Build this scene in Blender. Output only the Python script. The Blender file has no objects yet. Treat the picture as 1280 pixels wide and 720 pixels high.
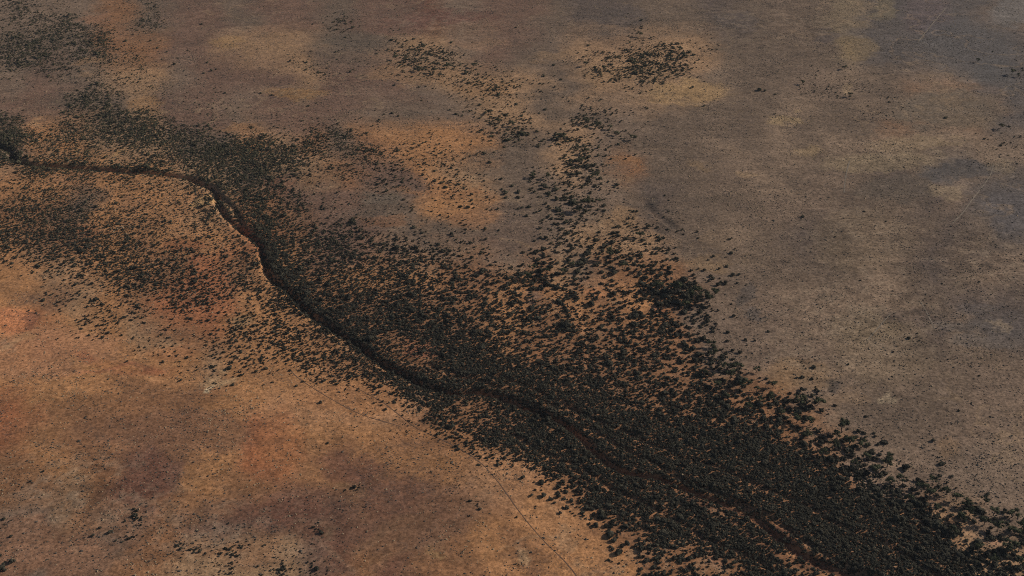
import bpy, math, random
import numpy as np

rng = np.random.default_rng(11)
random.seed(11)
scene = bpy.context.scene
COL = scene.collection
PI = math.pi

# ------------------------------------------------------------------ camera model
CAM_H = 350.0
PITCH = math.radians(30.0)
HFOV = math.radians(45.0)
FPX = 640.0 / math.tan(HFOV / 2)            # focal length in pixels of a 1280 wide picture
SUN_EL = math.radians(28.0)
SUN_AZ = math.radians(18.0)                 # sun stands to +x, turned towards +y by this

def ground_at(px, py):
    """Point of the plain (z = 0) seen at picture position px, py (1280 x 720)."""
    px = np.asarray(px, float); py = np.asarray(py, float)
    u = (px - 640.0) / FPX; v = (360.0 - py) / FPX
    dx = u
    dy = math.cos(PITCH) + v * math.sin(PITCH)
    dz = -math.sin(PITCH) + v * math.cos(PITCH)
    t = CAM_H / np.maximum(-dz, 1e-3)
    return dx * t, dy * t

def picture_of(x, y, z=0.0):
    dz = z - CAM_H
    f = y * math.cos(PITCH) - dz * math.sin(PITCH)
    w = y * math.sin(PITCH) + dz * math.cos(PITCH)
    f = np.maximum(f, 1.0)
    return 640.0 + FPX * x / f, 360.0 - FPX * w / f, f

# ------------------------------------------------------------------ noise
def _hash(ix, iy, seed):
    h = (ix.astype(np.int64) * 374761393 + iy.astype(np.int64) * 668265263 + seed * 2147483647) & 0xFFFFFFFF
    h = ((h ^ (h >> 13)) * 1274126177) & 0xFFFFFFFF
    h = h ^ (h >> 16)
    return (h & 0xFFFFFF) / float(0xFFFFFF)

def vnoise(x, y, seed):
    ix = np.floor(x); iy = np.floor(y)
    fx = x - ix; fy = y - iy
    fx = fx * fx * fx * (fx * (fx * 6 - 15) + 10); fy = fy * fy * fy * (fy * (fy * 6 - 15) + 10)
    ix = ix.astype(np.int64); iy = iy.astype(np.int64)
    a = _hash(ix, iy, seed); b = _hash(ix + 1, iy, seed)
    c = _hash(ix, iy + 1, seed); d = _hash(ix + 1, iy + 1, seed)
    return (a * (1 - fx) + b * fx) * (1 - fy) + (c * (1 - fx) + d * fx) * fy

def fbm(x, y, scale, seed, octaves=4, gain=0.5):
    """Noise in about -1..1, features of size SCALE metres."""
    s = 0.0; a = 1.0; tot = 0.0; k = 1.0 / scale
    ca, sa = math.cos(0.6), math.sin(0.6)
    for o in range(octaves):
        s = s + a * (vnoise(x * k, y * k, seed + o * 17) * 2 - 1)
        tot += a; a *= gain
        x, y = ca * x - sa * y + 13.7, sa * x + ca * y + 7.1
        k *= 2.03
    return s / tot * 1.6

def smooth(a, b, t):
    t = np.clip((t - a) / (b - a), 0, 1)
    return t * t * (3 - 2 * t)

# ------------------------------------------------------------------ maps of the country
COVER = """
4544311235............1.21......................................
4556654345..........55..1..............22.......................
5566667112.......221....331............443134...................
7774565453221....13322235666421...124456666421..............2112
445652544433211..124433345555444..11356666521.....2231.........3
221126654432111.11......1.114455542...1333221..11.444322........
2211666611112431..111...11.1243431..23..1.1...........342.......
64236677764333331333333321111555532266531.......12..12.....1....
87566667887765454436654332232345534633441....................122
745555444567788887764555443331111.256422......................33
3676664666556778777445555444432.122562..........................
3444443444446677743323444333422.145545..........................
45555443334445577552222123222233224543..........................
5555654444335666855433212212211.1145421321......................
66666555444334569665554332113321.245234443.1....................
6555666554443445986666555554233213545344442..2..................
3344555666554455697676655666533326454545543.21..................
...2344666555556598677666766655567554444671.43..................
..1333124555555547987777776666666466555778981...................
.112214343454345546998778876666666565566665532..................
..11344321433355555589877888766666666666676552..................
.......1133134445666679765788877566675565664311.................
.......1212234444556678985689988657676665666652.................
..........2223212222455789867889987676666656663222..............
............11.......1245888988899887777676777645331............
.......................12478667799998877777787766654............
.........................136766778999998888877765663............
...........................3568899999999888888888756554.........
..............................46789999999988888898877641........
................................2478898888988888999888763 1.....
................................12467888797788889999998745531...
.................................23468888788878899999999876 54 1
2.......3..........................1457778888888789999999986765 4
2......12............................24567888898678999999998 665
...........32142.....................144666788897667999999999766
5......111..223..434...................2665655788765799999999987
"""
_lv = [0, .008, .022, .055, .125, .22, .34, .52, .78, 1.0]
COVER = [(r + "." * 64)[:64] for r in COVER.strip("\n").split("\n")]
assert len(COVER) == 36, len(COVER)
COVER = np.array([[_lv[int(c)] if c.isdigit() else 0.0 for c in r] for r in COVER])

PALETTE = {  # what the open ground looks like in the evening sun, turned into base colours below
    'a': (156, 103, 64), 'b': (128, 89, 58), 'c': (107, 74, 51), 'd': (90, 61, 48), 'e': (123, 76, 50),
    'f': (117, 90, 67), 'g': (86, 71, 60), 'h': (76, 64, 58), 'i': (75, 67, 64), 'j': (101, 83, 69),
    'k': (90, 68, 57), 'l': (94, 77, 65), 'm': (95, 80, 64)}
SOIL = """
lllcgkkgkkgkkdlkkghhgghglgmiiiil
gggcckkfffggfflkglffffggggmiiiii
lklfflkkkfkkklfffgffffjggljgljii
kkggfkklkkklgllffgglggggjgggccci
gbbffggbfcgcbbbggflgggjgjgjjjjjj
bbcbbffggfckkbfglflcggljglghgiji
ccgbbbfcckkggbblgllghgggllgghlii
bccbcbbecckklggkglfffggjghgjghgi
bfbbccecbbcbbcclcflcclgggggjghgj
bcfbceebbbcccccbcbcbbcllljjjgghh
aebbfccbbbcccccbccccccllljjghhji
bbbbbbfbbbbcccccccccccllLLjjgggg
ebbccccbbbbbfccccccccccccllgggll
ecccccbbebbbbcccccccccccccjgglll
cbccdcbbebcdcbbbbccccccccccljlll
cfcddcbccdbdccbfbbccccccccccllll
lfclkckkdddccdcbbbbcccccccccccfl
llklccfffkdcdccbcbbbccccccccccff
"""
SOIL = [r.lower() for r in SOIL.strip("\n").split("\n")]
assert len(SOIL) == 18 and all(len(r) == 32 for r in SOIL), [len(r) for r in SOIL]

def lin(c):
    c = np.asarray(c, float) / 255.0
    return np.where(c <= 0.04045, c / 12.92, ((c + 0.055) / 1.055) ** 2.4)
GAIN = np.array([2.12, 2.10, 1.95])          # from the picture's brightness to base colour under this sun
def albedo(c):
    c = np.asarray(c, float); g = c.mean(-1, keepdims=True)
    return lin(c + 0.075 * (g - c)) * GAIN
SOIL = np.array([[albedo(PALETTE[c]) for c in r] for r in SOIL])

def grid_sample(g, px, py, cell):
    h, w = g.shape[:2]
    gx = np.clip(px / cell - 0.5, 0, w - 1.001); gy = np.clip(py / cell - 0.5, 0, h - 1.001)
    ix = gx.astype(int); iy = gy.astype(int)
    fx = gx - ix; fy = gy - iy
    if g.ndim == 3:
        fx = smooth(0, 1, fx) * .4 + fx * .6; fy = smooth(0, 1, fy) * .4 + fy * .6
        fx = fx[:, None]; fy = fy[:, None]
    return (g[iy, ix] * (1 - fx) + g[iy, ix + 1] * fx) * (1 - fy) + (g[iy + 1, ix] * (1 - fx) + g[iy + 1, ix + 1] * fx) * fy

def poly_world(pts, step=4.0):
    """Smooth curve on the ground through picture points."""
    P = np.array(pts, float)
    X, Y = ground_at(P[:, 0], P[:, 1])
    W = np.stack([X, Y], 1)
    Q = np.vstack([2 * W[0] - W[1], W, 2 * W[-1] - W[-2]])
    out = []
    for i in range(1, len(Q) - 2):
        n = max(2, int(np.linalg.norm(Q[i + 1] - Q[i]) / step))
        for t in np.linspace(0, 1, n, endpoint=False):
            a, b, c, d = Q[i - 1], Q[i], Q[i + 1], Q[i + 2]
            out.append(0.5 * ((2 * b) + (-a + c) * t + (2 * a - 5 * b + 4 * c - d) * t * t + (-a + 3 * b - 3 * c + d) * t ** 3))
    out.append(W[-1])
    return np.array(out)

def dist_to(poly, x, y, reach):
    """Distance to a curve and the side (+ = the left hand of its course); far points get REACH."""
    d = np.full(x.shape, reach * reach); side = np.zeros(x.shape)
    lo = poly.min(0) - reach; hi = poly.max(0) + reach
    idx = np.nonzero((x > lo[0]) & (x < hi[0]) & (y > lo[1]) & (y < hi[1]))[0]
    if not len(idx):
        return np.sqrt(d), side
    xx, yy = x[idx], y[idx]; dd = d[idx]; ss = side[idx]
    for i in range(len(poly) - 1):
        a = poly[i]; e = poly[i + 1] - a
        near = np.nonzero((np.abs(xx - a[0]) < reach + abs(e[0]) + 2) & (np.abs(yy - a[1]) < reach + abs(e[1]) + 2))[0]
        if not len(near):
            continue
        rx = xx[near] - a[0]; ry = yy[near] - a[1]
        t = np.clip((rx * e[0] + ry * e[1]) / max(e @ e, 1e-9), 0, 1)
        qx = rx - t * e[0]; qy = ry - t * e[1]
        q = qx * qx + qy * qy
        better = q < dd[near]
        k = near[better]
        dd[k] = q[better]; ss[k] = np.sign(e[0] * ry - e[1] * rx)[better]
    d[idx] = dd; side[idx] = ss
    return np.sqrt(d), side

CREEK = poly_world([(-60, 150), (-20, 168), (8, 186), (24, 199), (62, 208), (120, 212), (160, 214), (212, 219), (240, 227), (262, 240), (273, 258),
                    (287, 276), (310, 294), (328, 322), (345, 350), (370, 380), (400, 402), (430, 424), (455, 444), (490, 465), (530, 484),
                    (570, 491), (610, 495), (645, 503), (680, 521), (712, 545), (745, 570), (790, 590), (840, 601), (880, 617), (915, 637),
                    (950, 654), (990, 679), (1040, 707), (1080, 726), (1180, 775), (1300, 820)])
_t = np.gradient(CREEK, axis=0); _t /= np.linalg.norm(_t, axis=1)[:, None]
_k = fbm(CREEK[:, 0], CREEK[:, 1], 26.0, 205, 3) * 3.2
CREEK = CREEK + np.stack([-_t[:, 1], _t[:, 0]], 1) * _k[:, None]
SIDE_CREEK = poly_world([(258, 238), (276, 248), (292, 262), (298, 274), (306, 290)])
OXBOW = poly_world([(262, 243), (246, 245), (241, 254), (246, 262), (258, 266)])
GULLY = poly_world([(728, 392), (734, 415), (738, 440), (738, 470), (742, 500)])
BRAIDS = [poly_world([(560, 468), (620, 484), (680, 503), (740, 538), (800, 572), (860, 598), (930, 636), (1000, 670), (1080, 712), (1120, 735)]),
          poly_world([(700, 505), (760, 535), (830, 560), (900, 590), (980, 622), (1060, 656), (1150, 706), (1200, 735)]),
          poly_world([(640, 542), (700, 572), (760, 602), (820, 640), (900, 682), (960, 716), (1000, 740)]),
          poly_world([(470, 440), (540, 462), (600, 470), (660, 486), (720, 520)])]
BRAIDS = [b + np.stack([fbm(b[:, 0], b[:, 1], 24.0, 301 + i, 3), fbm(b[:, 0], b[:, 1], 24.0, 311 + i, 3)], 1) * 4.0 for i, b in enumerate(BRAIDS)]
RILL = poly_world([(806, 252), (815, 264), (830, 276), (842, 284)])

def terrain(x, y):
    z = fbm(x, y, 160.0, 3, 3) * 1.4 + fbm(x, y, 34.0, 9, 3) * 0.28
    d, s = dist_to(CREEK, x, y, 40.0)
    wob = 1.05 + 0.42 * fbm(x, y, 26.0, 41, 3)
    ppx = picture_of(x, y)[0]
    z = z - (2.9 - .6 * smooth(690, 800, ppx)) * (1 - smooth(0.6, 3.6, d * wob)) + 0.25 * np.exp(-((d - 8) / 3.0) ** 2)
    for poly, depth, half in ((SIDE_CREEK, 1.6, 3.2), (OXBOW, 0.7, 2.4), (GULLY, 0.4, 3.0), (RILL, 0.7, 4.0), *((b, 0.8, 2.2) for b in BRAIDS)):
        d, s = dist_to(poly, x, y, 14.0)
        z = z - depth * (1 - smooth(1.0, half, d))
    return z

# soft patches with a shape of their own: x, y, half width, half height in the picture, colour, strength
PATCHES = [
    (1180, 138, 75, 26, (88, 75, 64), 1.0), (1210, 152, 40, 12, (94, 78, 63), .5),
    (602, 629, 10, 6, (136, 110, 82), .7), (593, 632, 7, 4, (128, 104, 78), .6), (437, 612, 16, 9, (126, 94, 62), .7),
    (408, 664, 9, 9, (128, 108, 84), .7), (655, 706, 12, 7, (126, 100, 74), .6), (545, 693, 12, 6, (118, 92, 62), .5),
    (274, 477, 24, 8, (130, 103, 76), .7), (262, 488, 6, 4, (150, 134, 108), .6), (300, 402, 14, 12, (116, 90, 64), .6),
    (252, 252, 11, 8, (138, 106, 70), .8), (1059, 110, 6, 5, (116, 96, 74), .5), (1245, 408, 10, 4, (114, 97, 80), .45),
    (1256, 413, 8, 4, (112, 96, 80), .45), (1110, 494, 8, 7, (118, 102, 84), .6), (1005, 456, 15, 7, (56, 48, 48), .85),
    (1018, 461, 6, 4, (48, 42, 42), .7), (1034, 486, 9, 7, (62, 54, 50), .7), (1270, 400, 14, 12, (74, 66, 64), .4),
    (930, 371, 10, 18, (70, 62, 58), .55), (945, 394, 9, 10, (68, 62, 60), .5), (838, 282, 16, 10, (68, 58, 52), .55), (812, 258, 8, 8, (70, 60, 54), .5),
    (60, 440, 90, 30, (132, 92, 66), .6), (420, 510, 110, 28, (132, 94, 66), .6), (620, 600, 60, 40, (126, 90, 64), .5), (220, 545, 120, 26, (100, 70, 52), .6), (500, 640, 130, 45, (90, 64, 50), .6), (150, 470, 60, 7, (126, 78, 54), .5), (120, 458, 24, 8, (124, 84, 52), .5), (110, 462, 8, 5, (132, 94, 60), .5), (185, 472, 55, 3, (132, 92, 58), .55),
    (10, 402, 34, 16, (150, 94, 62), .7), (42, 404, 16, 7, (98, 62, 46), .6), (36, 420, 14, 5, (132, 96, 66), .5), (10, 428, 10, 4, (112, 92, 74), .35),
    (55, 375, 40, 10, (106, 76, 56), .4), (210, 445, 30, 10, (120, 76, 50), .35),
    (440, 585, 45, 16, (88, 58, 45), .5), (490, 620, 40, 25, (90, 60, 46), .45), (350, 640, 60, 20, (86, 56, 46), .45), (520, 670, 60, 25, (92, 66, 48), .35),
    (190, 595, 40, 28, (88, 58, 47), .6), (430, 660, 30, 25, (86, 58, 47), .4), (560, 580, 40, 20, (112, 78, 52), .4), (290, 696, 55, 18, (110, 79, 57), .6), (240, 600, 14, 20, (118, 82, 52), .5),
    (350, 560, 40, 40, (118, 72, 46), .5), (60, 625, 60, 20, (106, 78, 58), .4), (20, 690, 60, 40, (106, 76, 58), .8), (90, 700, 60, 30, (104, 74, 56), .7), (130, 655, 60, 24, (108, 78, 58), .5), (440, 500, 70, 20, (124, 84, 54), .5), (300, 505, 30, 10, (128, 88, 56), .4),
    (560, 540, 50, 10, (122, 84, 54), .5), (700, 650, 40, 40, (122, 86, 58), .5), (740, 690, 30, 30, (126, 88, 58), .5),
    (185, 133, 24, 9, (118, 87, 58), .5), (290, 52, 26, 6, (118, 90, 60), .5), (370, 118, 40, 6, (112, 82, 52), .6), (300, 160, 30, 6, (112, 80, 54), .5),
    (545, 240, 60, 6, (116, 80, 54), .5), (590, 275, 34, 12, (113, 80, 57), .5), (468, 252, 24, 8, (84, 72, 62), .7), (480, 280, 30, 7, (108, 74, 52), .5), (645, 290, 36, 26, (86, 70, 60), .7), (660, 315, 18, 10, (96, 76, 62), .5),
    (400, 225, 30, 10, (104, 76, 54), .5), (355, 235, 20, 14, (96, 64, 50), .5), (350, 212, 30, 8, (112, 84, 58), .4),
    (590, 40, 36, 22, (104, 80, 64), .45), (560, 22, 60, 10, (92, 62, 54), .5), (605, 55, 30, 6, (110, 84, 66), .5), (440, 52, 40, 10, (80, 68, 58), .6), (500, 30, 40, 14, (94, 68, 58), .5), (780, 20, 30, 14, (72, 62, 58), .6),
    (860, 115, 50, 12, (122, 96, 66), .6), (790, 95, 60, 10, (112, 86, 60), .4), (770, 55, 36, 12, (104, 80, 62), .4), (690, 68, 26, 6, (108, 84, 62), .4),
    (520, 92, 60, 12, (112, 84, 60), .5), (610, 110, 36, 12, (116, 86, 60), .5), (780, 202, 24, 7, (108, 76, 52), .6), (930, 216, 14, 5, (106, 86, 66), .5), (870, 205, 14, 5, (100, 80, 60), .5),
    (985, 150, 26, 6, (116, 96, 70), .5), (1010, 185, 20, 7, (112, 92, 68), .5), (1190, 128, 36, 6, (96, 79, 63), .5), (1100, 200, 70, 12, (108, 92, 72), .5),
    (1200, 215, 50, 12, (72, 66, 64), .7), (1260, 268, 26, 30, (76, 70, 70), .6), (1120, 235, 50, 16, (76, 66, 58), .55), (1180, 240, 24, 8, (106, 90, 72), .5), (1075, 300, 60, 40, (96, 80, 64), .35), (1250, 210, 20, 8, (106, 90, 72), .4), (1150, 180, 60, 8, (112, 94, 72), .4),
    (1160, 20, 30, 25, (80, 68, 68), .6), (1210, 60, 60, 40, (74, 70, 70), .45), (1105, 15, 14, 16, (104, 90, 66), .35), (1050, 6, 12, 10, (100, 86, 67), .3), (1075, 60, 26, 14, (108, 88, 60), .4), (1240, 100, 30, 25, (72, 68, 67), .5), (1035, 45, 20, 8, (74, 64, 62), .5), (920, 25, 30, 10, (78, 68, 64), .5), (1270, 15, 30, 20, (84, 82, 82), .5),
    (1100, 440, 60, 40, (98, 82, 66), .4), (1080, 410, 40, 20, (104, 88, 70), .4), (1200, 410, 40, 8, (76, 68, 64), .6), (1230, 430, 40, 10, (76, 68, 64), .55), (1230, 385, 30, 10, (76, 68, 66), .5), (1130, 400, 30, 10, (84, 70, 62), .5), (1000, 470, 40, 20, (108, 84, 60), .45),
    (1120, 590, 50, 30, (100, 82, 70), .4), (1240, 590, 60, 40, (98, 82, 70), .35), (1190, 560, 20, 14, (98, 76, 56), .4), (1060, 500, 30, 10, (100, 80, 62), .4),
    (900, 300, 20, 16, (96, 78, 62), .4), (880, 330, 26, 10, (104, 82, 60), .5), (775, 275, 26, 12, (110, 84, 60), .5), (760, 300, 20, 10, (108, 80, 58), .5), (820, 390, 12, 8, (120, 78, 56), .6), (745, 365, 14, 8, (124, 82, 54), .7), (660, 375, 10, 8, (102, 76, 62), .7), (680, 440, 10, 6, (124, 82, 54), .6),
    (515, 440, 22, 7, (112, 72, 52), .8), (500, 432, 10, 5, (120, 78, 54), .6), (565, 525, 10, 7, (124, 82, 54), .7), (605, 527, 12, 6, (116, 80, 56), .7), (655, 540, 14, 5, (112, 78, 56), .6), (845, 472, 16, 6, (112, 80, 58), .6), (900, 475, 12, 5, (108, 82, 60), .6), (980, 530, 14, 6, (120, 84, 58), .7),
    (1180, 650, 12, 10, (124, 96, 72), .6), (1210, 665, 12, 8, (128, 98, 74), .7), (1245, 675, 14, 6, (132, 98, 76), .7), (900, 700, 18, 10, (116, 80, 60), .6), (975, 665, 20, 10, (92, 62, 46), .7), (1020, 700, 20, 10, (92, 62, 46), .6), (890, 635, 16, 6, (96, 64, 46), .7),
    (230, 305, 24, 8, (112, 68, 46), .5), (240, 325, 16, 6, (116, 68, 46), .5), (110, 285, 24, 8, (114, 72, 48), .5), (165, 255, 22, 8, (108, 76, 54), .5), (135, 216, 10, 5, (124, 84, 58), .7), (128, 199, 5, 5, (128, 90, 58), .7), (90, 222, 30, 6, (116, 82, 58), .5), (10, 208, 14, 5, (118, 88, 64), .6), (50, 157, 10, 6, (124, 92, 64), .6),
    (150, 40, 16, 8, (108, 78, 58), .5), (120, 20, 20, 8, (112, 78, 58), .5), (108, 77, 16, 6, (112, 84, 60), .5), (105, 95, 10, 6, (108, 84, 64), .5), (48, 140, 28, 10, (94, 72, 60), .5),
]
STROKES = [  # the first four and the seventh are kept clear of bushes  # pale or dark lines in the ground: picture points, half width in metres, colour, strength
    ([(368, 384), (388, 400), (404, 412), (424, 428), (446, 444), (470, 458), (496, 470), (526, 482), (548, 490)], 1.9, (130, 96, 66), .75),  # pale sand on the creek rim, the lit bank's brightness painted in
    ([(312, 302), (326, 330), (340, 354), (358, 378), (372, 392)], 1.7, (112, 80, 56), .3),
    ([(232, 224), (256, 236), (268, 252), (282, 278), (306, 298)], 1.2, (110, 80, 56), .25),
    ([(139, 207), (142, 198), (148, 192), (160, 186)], 1.6, (132, 100, 66), .9),
    ([(94, 186), (97, 194)], 1.6, (128, 98, 66), .8),
    ([(640, 506), (670, 524), (700, 548), (735, 575), (770, 595)], 1.2, (104, 72, 46), .6),
    ([(830, 606), (862, 624), (900, 644), (930, 664), (965, 690), (1010, 716)], 2.0, (84, 55, 42), .6),
    ([(625, 300), (640, 303), (655, 307), (660, 311)], 1.0, (118, 94, 72), .7),
    ([(838, 282), (850, 292), (858, 300)], 2.0, (68, 58, 52), .5),
    ([(104, 446), (120, 456), (145, 461), (175, 464), (200, 467), (216, 470)], 4.5, (124, 74, 50), .6),
    ([(92, 448), (100, 457), (125, 466), (155, 470), (190, 474), (222, 476)], 2.2, (146, 104, 70), .6),
    ([(0, 436), (16, 428), (30, 420), (42, 414), (50, 410)], 1.8, (136, 104, 76), .6),
    ([(240, 612), (246, 600), (256, 588), (262, 574)], 2.6, (128, 92, 62), .5),
    ([(70, 655), (85, 675), (95, 690), (104, 700)], 0.8, (128, 98, 74), .5),
    ([(395, 672), (412, 690), (430, 706), (444, 716)], 0.8, (118, 92, 74), .5),
    ([(30, 560), (60, 556), (100, 566), (130, 580), (160, 590)], 0.8, (120, 90, 66), .4),
]

def soil_colour(x, y):
    px, py, f = picture_of(x, y)
    inside = (px > -300) & (px < 1580) & (py > -200) & (py < 900)
    mpp = f / FPX                                          # metres per picture pixel
    wx = fbm(x, y, 52.0, 71, 6, .62) * 17 / mpp; wy = fbm(x, y, 52.0, 83, 6, .62) * 10 / mpp
    qx = np.clip(px + wx, 0, 1280); qy = np.clip(py + wy, 0, 720)
    c = grid_sample(SOIL, qx, qy, 40.0)
    ex = px + wx * 0.3 + fbm(x, y, 12.0, 5, 5, .65) * 5.0 / mpp; ey = py + wy * 0.3 + fbm(x, y, 12.0, 6, 5, .65) * 3.6 / mpp
    for (ax, ay, rx, ry, rgb, k) in PATCHES:
        sel = np.nonzero((np.abs(ex - ax) < rx * 2.4) & (np.abs(ey - ay) < ry * 2.4) & inside)[0]
        if len(sel):
            q = ((ex[sel] - ax) / rx) ** 2 + ((ey[sel] - ay) / ry) ** 2
            w = (min(1.0, k * 1.25) * (1 - smooth(0.45, 1.55, q)))[:, None]
            c[sel] = c[sel] * (1 - w) + albedo(rgb) * w
    for pts, half, rgb, k in STROKES:
        d, s = dist_to(poly_world(pts), x, y, half * 4)
        d = d * (1 + 0.5 * np.clip(fbm(x, y, 6.0, 15, 2), -.8, 1))
        w = (k * (1 - smooth(half * 0.4, half * 1.5, d)) * (.25 + .75 * smooth(-.35, .25, fbm(x, y, 13.0, 17, 2))))[:, None]
        c = c * (1 - w) + albedo(rgb) * w
    rgt = smooth(560, 700, px)[:, None]
    ref = albedo((107, 76, 56)) * (1 - rgt) + albedo((88, 73, 63)) * rgt
    c = c * np.clip(c.mean(1, keepdims=True) / ref.mean(1, keepdims=True), .4, 2.2) ** (.12 + .14 * rgt)
    # wind-drawn streaks, pale veins of runoff and lumpy crusted ground
    st = fbm(x * 0.30 + y * 0.10, y, 7.0, 131, 4, .6)
    c = c * (1 + 0.13 * st)[:, None]
    vein = smooth(.90, .985, 1 - np.abs(fbm(x, y, 34.0, 141, 4, .55))) * smooth(-.1, .5, fbm(x, y, 120.0, 143, 2))
    vein = vein * np.where((px > 620) | (py < 240), .34, .10)
    c = c * (1 - vein[:, None]) + albedo((122, 100, 78)) * vein[:, None]
    lump = np.zeros_like(x)
    for (ax, ay, rx, ry, k) in ((1090, 400, 120, 70, .5), (1235, 330, 60, 45, .5), (1150, 190, 110, 22, .35), (960, 30, 120, 36, .3), (110, 615, 110, 45, .5), (1020, 440, 60, 40, .4), (270, 665, 120, 45, .4), (540, 30, 90, 30, .3), (1080, 290, 90, 40, .4)):
        lump = np.maximum(lump, k * np.exp(-((px - ax) / rx) ** 2 - ((py - ay) / ry) ** 2))
    q = fbm(x, y, 5.5, 151, 3, .6)
    up = (lump * smooth(.18, .5, q))[:, None]; dn = (lump * smooth(.15, .5, -q))[:, None]
    c = c * (1 - up) + albedo((110, 94, 79)) * up
    c = c * (1 - .55 * dn)
    far = (~inside)[:, None]
    base = albedo((92, 75, 63)) * (1 + 0.25 * fbm(x, y, 300.0, 19, 4))[:, None]
    return np.where(far, base, c)

# ------------------------------------------------------------------ materials
def material(name):
    m = bpy.data.materials.new(name); m.use_nodes = True
    nt = m.node_tree
    b = nt.nodes['Principled BSDF']
    b.inputs['Roughness'].default_value = 0.95
    b.inputs['Specular IOR Level'].default_value = 0.08
    return m, nt, b

def noise_node(nt, scale, detail=3.0, rough=0.6, pos=None, dist=0.0):
    n = nt.nodes.new('ShaderNodeTexNoise')
    n.inputs['Scale'].default_value = scale; n.inputs['Detail'].default_value = detail
    n.inputs['Roughness'].default_value = rough; n.inputs['Distortion'].default_value = dist
    nt.links.new(pos, n.inputs['Vector'])
    return n.outputs['Fac']

def remap(nt, src, a, b, c, d):
    n = nt.nodes.new('ShaderNodeMapRange')
    for k, v in zip(('From Min', 'From Max', 'To Min', 'To Max'), (a, b, c, d)):
        n.inputs[k].default_value = v
    nt.links.new(src, n.inputs['Value'])
    return n.outputs['Result']

def mul(nt, a, b):
    n = nt.nodes.new('ShaderNodeMath'); n.operation = 'MULTIPLY'
    nt.links.new(a, n.inputs[0]); nt.links.new(b, n.inputs[1])
    return n.outputs[0]

def scaled(nt, col, fac):
    n = nt.nodes.new('ShaderNodeVectorMath'); n.operation = 'SCALE'
    nt.links.new(col, n.inputs[0]); nt.links.new(fac, n.inputs['Scale'])
    return n.outputs[0]

def mixed(nt, a, b, fac):
    n = nt.nodes.new('ShaderNodeMix'); n.data_type = 'RGBA'
    for s, v in ((6, a), (7, b)):
        if isinstance(v, tuple):
            n.inputs[s].default_value = (*v, 1)
        else:
            nt.links.new(v, n.inputs[s])
    nt.links.new(fac, n.inputs[0])
    return n.outputs[2]

def soil_material():
    m, nt, b = material('desert_soil')
    geo = nt.nodes.new('ShaderNodeNewGeometry'); pos = geo.outputs['Position']
    at = nt.nodes.new('ShaderNodeAttribute'); at.attribute_name = 'soil'
    col = at.outputs['Color']
    f1 = remap(nt, noise_node(nt, 0.05, 6, 0.7, pos), .3, .7, .9, 1.1)
    f2 = remap(nt, noise_node(nt, 0.20, 5, 0.75, pos, 0.8), .3, .7, .76, 1.24)
    f3 = remap(nt, noise_node(nt, 0.62, 3, 0.8, pos, 0.3), .36, .64, .60, 1.40)
    v = mul(nt, mul(nt, f1, f2), f3)
    # low cover of grey bluebush and rusty gibber in drifts
    g1 = remap(nt, noise_node(nt, 0.11, 6, 0.75, pos, 0.8), .48, .62, 0, .13)
    col = mixed(nt, col, (0.125, 0.10, 0.086), g1)
    g2 = remap(nt, noise_node(nt, 0.36, 4, 0.75, pos, 0.4), .55, .66, 0, .26)
    br = nt.nodes.new('ShaderNodeVectorMath'); br.operation = 'SCALE'; br.inputs['Scale'].default_value = 1.9
    nt.links.new(col, br.inputs[0])
    col = mixed(nt, col, br.outputs[0], g2)
    # crusted and tussocky stretches, broken up at the size of single tussocks
    zone_ = remap(nt, noise_node(nt, 0.022, 4, 0.65, pos, 1.0), .47, .60, 0, 1)
    g3 = remap(nt, noise_node(nt, 0.42, 2, 0.8, pos, 1.2), .50, .57, 0, .38)
    col = mixed(nt, col, (0.085, 0.066, 0.056), mul(nt, zone_, g3))
    nt.links.new(scaled(nt, col, v), b.inputs['Base Color'])
    bump = nt.nodes.new('ShaderNodeBump'); bump.inputs['Strength'].default_value = 0.5; bump.inputs['Distance'].default_value = 0.25
    nt.links.new(noise_node(nt, 0.7, 4, 0.7, pos), bump.inputs['Height'])
    nt.links.new(bump.outputs['Normal'], b.inputs['Normal'])
    return m

def plant_material(name, dark, light, dry, dry_amount=0.25, olive=0.0):
    m, nt, b = material(name)
    geo = nt.nodes.new('ShaderNodeNewGeometry'); pos = geo.outputs['Position']
    a = remap(nt, noise_node(nt, 0.23, 2, 0.5, pos), .32, .68, 0, 1)
    col = mixed(nt, dark, light, a)
    d = remap(nt, noise_node(nt, 0.17, 3, 0.6, pos, 0.5), .55, .72, 0, dry_amount)
    col = mixed(nt, col, dry, d)
    sx = nt.nodes.new('ShaderNodeSeparateXYZ'); nt.links.new(pos, sx.inputs[0])
    n3 = remap(nt, noise_node(nt, 0.12, 2, 0.6, pos), .35, .6, 0.25, 1)
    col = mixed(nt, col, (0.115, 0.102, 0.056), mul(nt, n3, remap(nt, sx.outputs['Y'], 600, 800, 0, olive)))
    v = remap(nt, noise_node(nt, 1.9, 2, 0.7, pos), .3, .7, .4, 1.75)  # wide random lightness puts sunlit flecks into the leaf colour
    nt.links.new(scaled(nt, col, v), b.inputs['Base Color'])
    return m

def plain_material(name, rgb, scale=1.0, var=0.3):
    m, nt, b = material(name)
    geo = nt.nodes.new('ShaderNodeNewGeometry'); pos = geo.outputs['Position']
    rgbn = nt.nodes.new('ShaderNodeRGB'); rgbn.outputs[0].default_value = (*rgb, 1)
    v = remap(nt, noise_node(nt, scale, 3, 0.65, pos), .25, .75, 1 - var, 1 + var)
    nt.links.new(scaled(nt, rgbn.outputs[0], v), b.inputs['Base Color'])
    return m

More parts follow.
